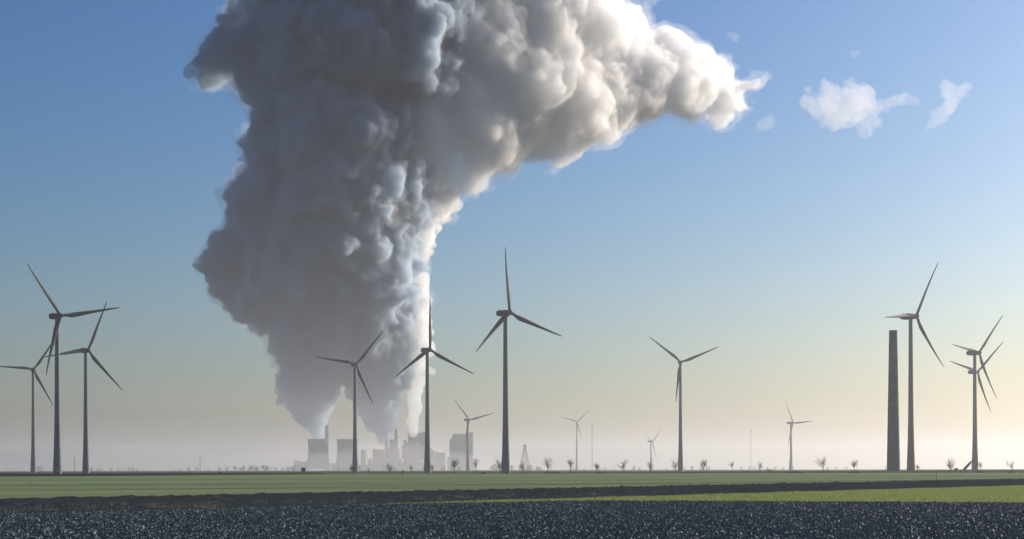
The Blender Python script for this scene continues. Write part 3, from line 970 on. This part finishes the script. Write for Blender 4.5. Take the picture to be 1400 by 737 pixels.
def low_bush(px, wpx, hpx, d, label, seed, depth=1.6):
    """bramble mound: arching twigs and small dead leaves"""
    rng = np.random.default_rng(seed)
    x, y, _ = on_ground(px, d)
    z0 = bank_z(x, y)
    W, Hh = wpx / F * d / 2, hpx / F * d
    n = int(500 + 260 * W)
    a = rng.uniform(0, 2 * np.pi, n); r = np.sqrt(rng.random(n))
    lump = 0.65 + 0.35 * np.sin(a * 3 + seed) * np.cos(r * 5 + seed)
    c = np.column_stack((np.cos(a) * r * W, np.sin(a) * r * depth, Hh * lump * (1 - r ** 2.2) * rng.uniform(0.1, 1.0, n)))
    s = rng.uniform(0.10, 0.26, n)[:, None]
    v1 = rng.standard_normal((n, 3)) * s; v2 = rng.standard_normal((n, 3)) * s
    V = np.stack((c, c + v1, c + v2), 1).reshape(-1, 3)
    T = np.arange(3 * n).reshape(-1, 3)
    root = empty('low_bush', (x, y, z0))
    link_mesh('foliage', mesh_np('foliage', V, T), M['bush'], root)
    b = MB()
    for _ in range(12):
        k = int(rng.integers(0, n))
        b.tube((c[k, 0] * 0.5, c[k, 1] * 0.5, 0), tuple(c[k] * np.array((1, 1, 1.1))), 0.03, 0.012, 3, cap=False)
    b.build('stem', M['bark'], root)
    tag(root, label, 'bush', 'low bushes along the road')
low_bush(755, 26, 3.6, 890, 'long low dark bush under the bare tree past the pylon', 1)
low_bush(661, 9, 2.4, 890, 'tiny dark bush beside the wide bare tree by the power station', 2)
low_bush(692, 10, 2.6, 890, 'tiny dark bush at the foot of the tallest middle turbine', 3)
low_bush(820, 11, 3.0, 890, 'small dark bush beside the round-headed bare tree', 4)
low_bush(1087, 24, 3.6, 886, 'dark bush at the foot of the very pale turbine', 5)
low_bush(1052, 11, 6.0, 1300, 'rounded leafless shrub between two bare saplings', 6, 2.5)
low_bush(1022, 5, 4.0, 1000, 'tiny upright shrub beneath the faint mast', 7, 1.0)
low_bush(1341, 16, 3.2, 884, 'low dark bush at the foot of the slim sapling', 8)
low_bush(1383, 8, 3.0, 884, 'little dark bush under the tree at the end of the row', 9)
low_bush(1167, 18, 2.0, 884, 'flat dark bush under the tree beside the marker post', 10)

def far_trees():
    """leafless woods and hedges strung along the hazy skyline"""
    rng = np.random.default_rng(8)
    V = []
    def clump(px, d, h, w):
        x, y, _ = on_ground(px, d)
        n = int(90 * max(w / 8, 0.5))
        a = rng.uniform(0, 6.283, n); r = rng.random(n) ** 0.6
        z = rng.uniform(0.15, 1.0, n)
        rad = np.sqrt(np.clip(1 - ((z - 0.55) / 0.5) ** 2, 0.05, 1))
        c = np.column_stack((x + np.cos(a) * r * w * rad, y + np.sin(a) * r * w * rad, z * h))
        s = 0.11 * h
        V.append(np.stack((c, c + rng.standard_normal((n, 3)) * s, c + rng.standard_normal((n, 3)) * s), 1).reshape(-1, 3))
        t = np.array([[x - 0.3, y, 0], [x + 0.3, y, 0], [x, y, h * 0.6]])
        V.append(t)
    def run(px0, px1, d, hmin, hmax, step, gap=0.2):
        px = px0
        while px < px1:
            if rng.random() > gap:
                h = rng.uniform(hmin, hmax)
                clump(px, d + rng.uniform(-60, 60), h, h * rng.uniform(0.45, 0.8))
            px += step * rng.uniform(0.5, 1.6)
    run(-80, 60, 2700, 6, 11, 14, 0.5)
    run(125, 205, 3600, 4, 9, 8, 0.35)
    run(240, 290, 3600, 4, 10, 8, 0.3)
    run(300, 420, 4200, 8, 14, 8, 0.3)
    run(345, 400, 4500, 9, 17, 7, 0.2)
    run(450, 640, 4300, 6, 13, 12, 0.4)
    run(655, 760, 3300, 6, 13, 6, 0.25)
    run(780, 960, 3500, 5, 11, 6, 0.3)
    run(960, 1100, 3600, 5, 10, 8, 0.4)
    run(1100, 1160, 3600, 4, 8, 9, 0.5)
    V = np.concatenate(V)
    o = link_mesh('far_treeline', mesh_np('far_treeline', V, np.arange(len(V)).reshape(-1, 3)), M['wood_far'])
    tag(o, 'faint far-off trees strung along the hazy skyline', 'trees', kind='stuff')
far_trees()

# ------------------------------------------------------------------ small things on the crest and in the fields
def marker_post(px, top_y, d, label, r=0.09, mat='darkwood', plate=False):
    x, y, _ = on_ground(px, d)
    z0 = bank_z(x, y)
    h = max(CAM_H + (HORIZON - top_y) / F * d - z0, 0.8)
    root = empty('marker_post', (x, y, z0 - 0.1))
    b = MB(); b.tube((0, 0, 0), (0.03, 0, h), r, r * 0.85, 8); b.build('post', M[mat], root, True)
    b = MB(); b.lathe([(r * 1.05, h), (r * 1.1, h + 0.05), (r * 0.4, h + 0.12)], 8, 0.03, 0); b.build('cap', M[mat], root)
    if plate:
        b = MB(); b.box(-0.35, 0.4, -r - 0.06, -r - 0.02, h - 0.8, h - 0.15); b.build('plate', M['steel'], root)
    tag(root, label, 'post', 'posts in the fields and along the road')
marker_post(551, 642.6, 860, 'short thick dark post on the crest below the boiler house', 0.36)
marker_post(524.5, 636.5, 880, 'thin pole on the crest below the twin chimneys', 0.07)
marker_post(966, 630.0, 890, 'tall thin post beside the bare tree past the lone turbine', 0.09)
marker_post(1172, 630.0, 885, 'thin post with a small plate near the tower stump', 0.09, plate=True)
marker_post(1210.5, 637.5, 885, 'short post at the foot of the tower stump', 0.12)
marker_post(1249.5, 638.0, 884, 'stubby dark post at the foot of the turbine by the stump', 0.22)
marker_post(1280, 644.0, 272, 'thin stake standing in the green field by the soil strip', 0.03)
marker_post(1079.0, 631.0, 890, 'thin post rising from the dark bush by the pale turbine', 0.08)
marker_post(41, 660.5, 210, 'tiny stake in the cereal field below the trio of turbines', 0.02)

def hunting_stand():
    d = 860.0
    x, y, _ = on_ground(415, d)
    root = empty('hunting_stand', (x, y, 0))
    w = 0.75
    for sx in (-1, 1):
        for sy in (-1, 1):
            b = MB(); b.tube((sx * w * 1.15, sy * w * 1.15, 0), (sx * w * 0.9, sy * w * 0.9, 1.5), 0.07, 0.06, 6); b.build('leg', M['darkwood'], root)
    b = MB(); b.box(-0.95, 0.95, -0.95, 0.95, 1.5, 1.62); b.build('platform', M['darkwood'], root)
    b = MB(); b.box(-0.9, 0.9, -0.9, -0.84, 1.62, 2.3); b.box(-0.9, 0.9, 0.84, 0.9, 1.62, 3.1); b.box(-0.9, -0.84, -0.83, 0.83, 1.62, 3.1); b.box(0.84, 0.9, -0.83, 0.83, 1.62, 3.1)
    b.box(-0.9, -0.7, -0.9, -0.84, 2.302, 3.1); b.box(0.7, 0.9, -0.9, -0.84, 2.302, 3.1); b.build('cabin', M['darkwood'], root)
    b = MB(); b.prism([(-1.1, 3.1), (1.1, 3.1), (1.05, 3.25), (-1.05, 3.4)], -1.1, 1.1); b.build('roof', M['rubber'], root)
    lad = empty('ladder', (0, 0, 0)); lad.parent = root
    for sy in (-0.28, 0.28):
        b = MB(); b.tube((-2.9, sy, 0), (-0.95, sy, 1.75), 0.05, 0.05, 5); b.build('rail', M['darkwood'], lad)
    for i in range(6):
        t = (i + 0.6) / 6.5
        b = MB(); b.tube((-2.9 + 1.95 * t, -0.28, 1.75 * t), (-2.9 + 1.95 * t, 0.28, 1.75 * t), 0.035, 0.035, 5); b.build('rung', M['darkwood'], lad)
    tag(root, 'dark wooden hunting stand with slanted ladder on the crest before the plant', 'hunting stand')
hunting_stand()

def field_hut():
    d = 800.0
    x, y, _ = on_ground(302.5, d)
    root = empty('field_hut', (x, y, 0))
    b = MB(); b.box(-0.72, 0.72, -0.6, 0.6, 0, 1.05); b.build('wall', M['darkwood'], root)
    b = MB(); b.prism([(-0.85, 1.05), (0.85, 1.05), (0.8, 1.2), (-0.8, 1.35)], -0.75, 0.75); b.build('roof', M['rubber'], root)
    b = MB(); b.box(-0.25, 0.25, -0.64, -0.604, 0.05, 0.85); b.build('hatch', M['door'], root)
    tag(root, 'small dark block of a hut alone on the bare crest', 'hut')
field_hut()

def pylon(px, top_y, d, wpx, label):
    x, y, _ = on_ground(px, d)
    Ht = CAM_H + (HORIZON - top_y) / F * d
    w0 = wpx / F * d / 2
    root = empty('lattice_pylon', (x, y, 0), R(20))
    lv = [0, 0.2, 0.38, 0.54, 0.68, 0.8, 0.9, 1.0]
    def wd(t): return w0 * (1 - 0.85 * t)
    cs = ((-1, -1), (1, -1), (1, 1), (-1, 1))
    t_ = 0.22
    for sx, sy in cs:
        b = MB(); b.tube((sx * w0, sy * w0, 0), (sx * wd(1), sy * wd(1), Ht), t_, t_ * 0.7, 4); b.build('leg', M['steel'], root)
    for k in range(len(lv) - 1):
        a, c = lv[k], lv[k + 1]
        for i in range(4):
            p, q = cs[i], cs[(i + 1) % 4]
            for s0, s1 in ((p, q), (q, p)):
                b = MB(); b.tube((s0[0] * wd(a), s0[1] * wd(a), a * Ht), (s1[0] * wd(c), s1[1] * wd(c), c * Ht), 0.11, 0.11, 4); b.build('brace', M['steel'], root)
            b = MB(); b.tube((p[0] * wd(c), p[1] * wd(c), c * Ht), (q[0] * wd(c), q[1] * wd(c), c * Ht), 0.11, 0.11, 4); b.build('brace', M['steel'], root)
    b = MB(); b.box(-wd(1) - 0.7, wd(1) + 0.7, -wd(1) - 0.7, wd(1) + 0.7, Ht, Ht + 0.4); b.box(-0.6, 0.6, -0.6, 0.6, Ht + 0.4, Ht + 2.0); b.build('platform', M['steel'], root)
    tag(root, label, 'pylon')
pylon(717.5, 609.5, 2200, 12.5, 'grey lattice pylon tapering to a small platform above the trees')

def mast(px, top_y, d, label, r=0.5):
    x, y, _ = on_ground(px, d)
    Ht = CAM_H + (HORIZON - top_y) / F * d
    root = empty('radio_mast', (x, y, 0))
    b = MB(); b.tube((0, 0, 0), (0, 0, Ht), r, r * 0.7, 6); b.build('pole', M['steel'], root)
    for k in range(3):
        a = k * 2.094 + 0.5
        b = MB(); b.tube((math.cos(a) * Ht * 0.4, math.sin(a) * Ht * 0.4, 0), (0, 0, Ht * 0.8), 0.05, 0.05, 3); b.build('guy_wire', M['steel'], root)
    b = MB(); b.box(-r * 1.6, r * 1.6, -r * 1.6, r * 1.6, Ht * 0.93, Ht * 0.97); b.build('antenna', M['steel'], root)
    tag(root, label, 'mast', 'thin masts on the skyline')
mast(809.5, 579, 2900, 'thin guyed mast beside the small hazy turbine', 0.45)
mast(1026.5, 588, 4300, 'very faint thin mast in the open gap past the lone turbine', 0.6)
mast(273.5, 624, 3600, 'faint short mast over the distant trees by the plume', 0.7)
mast(102, 624, 3600, 'faint short mast between two turbines of the trio', 0.9)

# ------------------------------------------------------------------ power station
PX = PLANT_D / F                       # metres per picture pixel at the plant
def X(px): return (px - 700.0) * PX
def Zt(py): return CAM_H + (HORIZON - py) * PX

def cooling_tower(px, wpx, top_y, label, depth):
    root = empty('cooling_tower', (X(px), PLANT_D + depth, 0))
    Ht = Zt(top_y); rt = wpx / 2 * PX
    prof = []
    for i in range(17):
        t = i / 16
        z = 7 + (Ht - 7) * t
        k = (t - 0.72) / 0.72
        r = rt * (0.93 + 0.27 * (k * k if t < 0.72 else 0.9 * ((t - 0.72) / 0.28) ** 2 * 0.28))
        prof.append((r, z))
    b = MB(); b.lathe(prof + [(r - 1.2, z) for r, z in prof[::-1]], 48, cap0=False, cap1=False); b.build('shell', M['plantcon'], root, True)
    b = MB(); r, z = prof[-1]; b.lathe([(r + 0.1, z - 3), (r + 0.9, z - 2.8), (r + 0.9, z + 0.3), (r + 0.1, z + 0.3)], 48, cap0=False, cap1=False); b.build('rim', M['plantcon'], root, True)
    for i in range(24):
        a = 6.2832 * i / 24; a2 = a + 0.13
        b = MB(); r = prof[0][0]
        b.tube((math.cos(a) * (r + 1.5), math.sin(a) * (r + 1.5), 0), (math.cos(a2) * (r - 0.5), math.sin(a2) * (r - 0.5), 7.4), 0.55, 0.5, 5); b.build('column', M['plantcon'], root)
    tag(root, label, 'cooling tower', 'cooling towers of the power station')
cooling_tower(435, 29, 600, 'grey cooling tower under the dark plume with a chimney behind it', 0)
cooling_tower(474.5, 30, 600, 'grey cooling tower with hardly any steam behind a turbine tower', 20)

def chimney(px, wpx, top_y, label, depth):
    root = empty('chimney', (X(px), PLANT_D + depth, 0))
    Ht = Zt(top_y); r = wpx / 2 * PX
    b = MB(); b.lathe([(r * 1.12, 0), (r * 1.0, Ht * 0.4), (r * 0.93, Ht)], 24); b.build('shaft', M['plantcon'], root, True)
    b = MB(); b.lathe([(r * 0.95, Ht - 9), (r * 1.22, Ht - 8), (r * 1.22, Ht - 5), (r * 0.95, Ht - 4)], 24, cap0=False, cap1=False); b.build('gallery', M['steel'], root, True)
    b = MB(); b.lathe([(r * 0.8, Ht + 0.003), (r * 0.8, Ht + 2), (r * 0.6, Ht + 2), (r * 0.6, Ht + 0.003)], 24, cap0=False, cap1=False); b.build('flue', M['steel'], root, True)
    tag(root, label, 'chimney', 'chimneys of the power station')
chimney(443.5, 4.6, 580, 'slim chimney rising behind the cooling tower under the dark plume', 90)
chimney(527.5, 4.6, 585, 'first of twin chimneys, the one closer to the cooling towers', 40)
chimney(540.5, 4.6, 585, 'second of twin chimneys, the one closer to the boiler house', 40)

def block(name, pieces, label, cat='building', depth=60, dz=70.0):
    """pieces: list of (kind, x0, x1, y_top, y_bottom, nearer/farther m, material) in picture units at the plant"""
    x0 = min(p[1] for p in pieces); x1 = max(p[2] for p in pieces)
    root = empty(name, (X((x0 + x1) / 2), PLANT_D + depth, 0))
    ox = X((x0 + x1) / 2)
    for kind, a, c, yt, yb, off, mt in pieces:
        b = MB()
        zb = 0.0 if yb is None else Zt(yb)
        if kind in ('wall', 'roof_house', 'stair_tower', 'duct', 'panel', 'conveyor_gallery', 'roof_unit'):
            dd = {'wall': dz, 'roof_house': dz * 0.5, 'stair_tower': 14, 'duct': 12, 'panel': 1.2, 'conveyor_gallery': 10, 'roof_unit': 10}[kind]
            b.box(X(a) - ox, X(c) - ox, off, off + dd, zb, Zt(yt))
        b.build(kind, M[mt], root)
        if kind == 'wall' and (c - a) > 7:
            # slim pilaster ribs and bands of glazing on the cladding
            n = int((c - a) / 2.6)
            for i in range(1, n):
                g = MB(); xx = X(a + (c - a) * i / n) - ox
                g.box(xx - 0.6, xx + 0.6, off - 0.8, off - 0.003, zb + 4, Zt(yt) - 3); g.build('rib', M['steel'], root)
    tag(root, label, cat)
    return root
block('turbine_hall', [('wall', 489.3, 496, 614, None, 0, 'clad'), ('wall', 399, 419.5, 630.5, None, -60, 'clad'), ('roof_unit', 399.5, 403, 628.5, 630.4, -50, 'clad'), ('wall', 451, 466, 633, None, -70, 'clad'), ('conveyor_gallery', 466.2, 489, 634, None, -60, 'clad'), ('panel', 454, 459, 634.5, 637, -71.5, 'cladlight')],
      'low flat grey halls at the foot of the two cooling towers', depth=120)
block('boiler_block', [('wall', 507.5, 525, 614, None, 0, 'clad'), ('wall', 525.2, 543, 612.5, None, 6, 'clad'), ('wall', 500.5, 507.3, 628, None, 4, 'clad'), ('wall', 543.2, 547, 627, None, 10, 'clad'), ('duct', 530.4, 537.6, 600, 612.4, 20, 'clad'), ('roof_unit', 509, 511, 612.6, 613.9, 20, 'clad'), ('roof_unit', 503, 505, 626, 627.9, 10, 'clad')],
      'stepped grey block carrying the twin chimneys', depth=60)
block('boiler_house', [('wall', 556, 581.5, 591, None, 0, 'clad'), ('wall', 550, 555.8, 602.5, None, 4, 'clad'), ('wall', 547.2, 549.8, 608, 627, 8, 'clad'), ('roof_unit', 549, 553, 600.8, 602.4, 14, 'clad'), ('stair_tower', 568.5, 572, 602, 640, -14.5, 'cladlight'), ('stair_tower', 560, 562.5, 592.5, 640, -14.5, 'steel'), ('panel', 571, 592, 627.5, 633, -16, 'cladlight'), ('wall', 581.7, 589, 612, None, 12, 'clad'), ('roof_unit', 575, 579, 589, 590.9, 20, 'clad')],
      'tall grey boiler house under the bright narrow steam column', depth=70)
block('switch_house', [('wall', 593.5, 607.5, 619, None, 0, 'clad'), ('roof_unit', 595, 598, 617, 618.9, 8, 'clad'), ('roof_unit', 603, 606, 617.8, 618.9, 8, 'clad'), ('stair_tower', 589.2, 593, 615, None, 6, 'steel')],
      'low grey plant building between boiler house and block-shaped building', depth=50)
block('furnace_building', [('wall', 618.5, 639.8, 592.6, None, 0, 'clad'), ('wall', 640, 646, 591, None, 3, 'clad'), ('wall', 614, 618.3, 600, None, 4, 'clad'), ('wall', 616.5, 618.3, 596, 600, 10, 'clad'), ('wall', 611, 613.8, 624, None, 10, 'clad'), ('roof_unit', 641, 645, 590.2, 590.9, 20, 'clad'), ('panel', 605, 612, 630, 634, -6, 'cladlight'), ('wall', 646.2, 649, 628, None, 12, 'clad')],
      'big block-shaped grey power station building behind a pale turbine', depth=40)
block('coal_hall', [('wall', 547, 571, 632, None, 0, 'clad'), ('wall', 489, 520, 635, None, 4, 'clad'), ('wall', 520.2, 546, 631, None, 8, 'clad')],
      'long low sheds in the mist before the stepped block', depth=-80, dz=40)
# ------------------------------------------------------------------ clouds far beyond
def field_cloud(name, blobs, d, label, seed, density, h=24.0, noise=1.0):
    rng = np.random.default_rng(seed)
    sp = []
    for px, py, r, dy in blobs:
        dd = d + dy
        x, y, z = at(px, py, dd)
        sp.append((x, y, z, r / F * dd))
    sp = np.array(sp)
    kids = []
    for x, y, z, r in sp:
        n = 14
        v = rng.standard_normal((n, 3)); v /= np.linalg.norm(v, axis=1)[:, None]
        kids.append(np.column_stack((np.array((x, y, z)) + v * r * 0.85, r * rng.uniform(0.25, 0.5, n))))
    sp = np.concatenate([sp] + kids)
    lo = (sp[:, :3] - sp[:, 3:4]).min(0) - 6 * h; hi = (sp[:, :3] + sp[:, 3:4]).max(0) + 6 * h
    n = np.ceil((hi - lo) / h).astype(int) + 1
    f = np.full(n, 200.0, dtype=np.float32)
    ax = [lo[i] + h * np.arange(n[i]) for i in range(3)]
    for x, y, z, r in sp:
        dd = np.sqrt(((ax[0] - x) ** 2)[:, None, None] + ((ax[1] - y) ** 2)[None, :, None] + ((ax[2] - z) ** 2)[None, None, :]) - r
        np.minimum(f, dd, out=f)
    f = box_blur(f, 1)
    for cell, amp in ((200 / h, 52.0), (100 / h, 44.0), (48 / h, 30.0), (26 / h, 14.0)):
        f += lattice_noise(f.shape, cell, rng) * amp * noise
    f[0] = f[-1] = 9; f[:, 0] = f[:, -1] = 9; f[:, :, 0] = f[:, :, -1] = 9
    v, q = surface_nets(f, lo, h)
    c = v.mean(0)
    o = link_mesh(name, mesh_np(name, v - c, q, True), volume_material(name + '_vapour', density, (1, 1, 1), 0.3, 0.008), None, tuple(c))
    tag(o, label, 'cloud', 'small clouds beside the plume')
    return o
CD = 21000.0
field_cloud('cloud', [(1145, 145, 26, 0), (1165, 150, 24, 0), (1140, 125, 14, 0), (1180, 160, 16, 50), (1105, 135, 10, 0), (1118, 142, 11, 0), (1160, 168, 14, 0), (1170, 132, 9, 0), (1128, 152, 9, 0), (1192, 152, 8, 0)], CD, 'biggest small white cloud drifting off the end of the plume', 31, 0.0014, 15.0, noise=1.15)
field_cloud('cloud', [(1200, 152, 5, 0), (1208, 148, 6, 0), (1217, 142, 7, 0), (1227, 138, 7, 0), (1238, 135, 6, 0), (1247, 138, 5, 0), (1253, 140, 3, 0)], CD, 'thin cloud wisp between the two small white clouds', 42, 0.0012, 12.0, 0.5)
field_cloud('cloud', [(1294, 118, 7, 0), (1300, 126, 9, 0), (1306, 135, 10, 0), (1300, 145, 9, 0), (1291, 153, 8, 0), (1283, 161, 7, 0), (1276, 168, 5, 0), (1270, 174, 3, 0), (1316, 124, 5, 0), (1327, 120, 4, 0), (1335, 121, 3, 0)], CD, 'slanting ragged white cloud far beyond the tip of the plume', 33, 0.0015, 12.0, 0.6)
field_cloud('cloud', [(1041, 117, 4, 0), (1046, 111, 5, 0), (1051, 106, 4, 0), (1053, 100, 3, 0)], CD, 'tiny torn cloud shred just off the tip of the plume', 34, 0.0016, 11.0, 0.5)
field_cloud('cloud', [(1038, 178, 4, 0), (1044, 174, 5, 0), (1050, 170, 4, 0), (1056, 167, 3, 0)], CD, 'dim cloud shred just below the tip of the plume', 37, 0.0011, 11.0, 0.5)
field_cloud('cloud', [(1000, 48, 4, 0), (1005, 54, 4, 0), (1010, 60, 4, 0), (1014, 64, 3, 0)], CD, 'faint cloud shred above the tip of the plume', 35, 0.0012, 11.0, 0.5)
field_cloud('cloud', [(1160, 80, 3, 0), (1166, 77, 4, 0), (1172, 74, 3, 0)], CD, 'smallest cloud shred, above the biggest small cloud', 38, 0.0012, 11.0, 0.5)
field_cloud('cloud', [(880, 14, 5, 0), (887, 8, 6, 0), (894, 2, 6, 0), (903, -4, 6, 0)], CD, 'little cloud shred over the upper edge of the plume', 36, 0.0016, 12.0, 0.5)

# ------------------------------------------------------------------ haze over the land
def haze_box():
    b = MB(); b.box(-15400, 15400, -1900, 15400, -1.0, HAZE_TOP)
    o = b.build('haze', volume_material('haze_air', 0.00009, (0.78, 0.805, 0.85), 0.53))
    tag(o, 'pale haze lying over the whole plain', 'haze', kind='stuff')
haze_box()

# ground mist drawn out in a low bank before the power station
def mist_bank():
    rng = np.random.default_rng(14)
    nx, ny = 90, 20
    u = np.linspace(0, 1, nx); t = np.linspace(0, 1, ny)
    x = -2300 + 2500 * u
    ends = np.clip(np.minimum(u / 0.22, (1 - u) / 0.18), 0, 1) ** 0.7
    wob = 1 + 0.22 * np.sin(u * 17 + 1) + 0.15 * np.sin(u * 41 + 2)
    V = []
    for i in range(nx):
        yc, yw = 5520 + 60 * math.sin(u[i] * 9), 600 * (0.25 + 0.75 * ends[i])
        for j in range(ny):
            a = math.pi * t[j]
            V.append((x[i], yc - yw * math.cos(a), 0.4 + 85 * ends[i] * wob[i] * math.sin(a) ** 0.9 * (0.9 + 0.1 * math.sin(j * 2.1 + i * 0.7))))
    n0 = len(V)
    for i in range(nx):
        for j in range(ny):
            V.append((x[i], V[i * ny + j][1], 0.3))
    F_ = []
    for i in range(nx - 1):
        for j in range(ny - 1):
            a, b_, c, d = i * ny + j, (i + 1) * ny + j, (i + 1) * ny + j + 1, i * ny + j + 1
            F_.append((a, b_, c, d)); F_.append((n0 + d, n0 + c, n0 + b_, n0 + a))
    for i in range(nx - 1):
        for j in (0, ny - 1):
            a, b_ = i * ny + j, (i + 1) * ny + j
            F_.append((n0 + a, n0 + b_, b_, a) if j == 0 else (a, b_, n0 + b_, n0 + a))
    for j in range(ny - 1):
        for i in (0, nx - 1):
            a, b_ = i * ny + j, i * ny + j + 1
            F_.append((a, b_, n0 + b_, n0 + a) if i == 0 else (n0 + a, n0 + b_, b_, a))
    o = link_mesh('mist_bank', mesh_np('mist_bank', np.array(V), np.array(F_), True), volume_material('mist', 0.00032, (0.98, 0.985, 1.0), 0.6))
    tag(o, 'low white ground mist at the foot of the power station', 'mist', kind='stuff')
mist_bank()
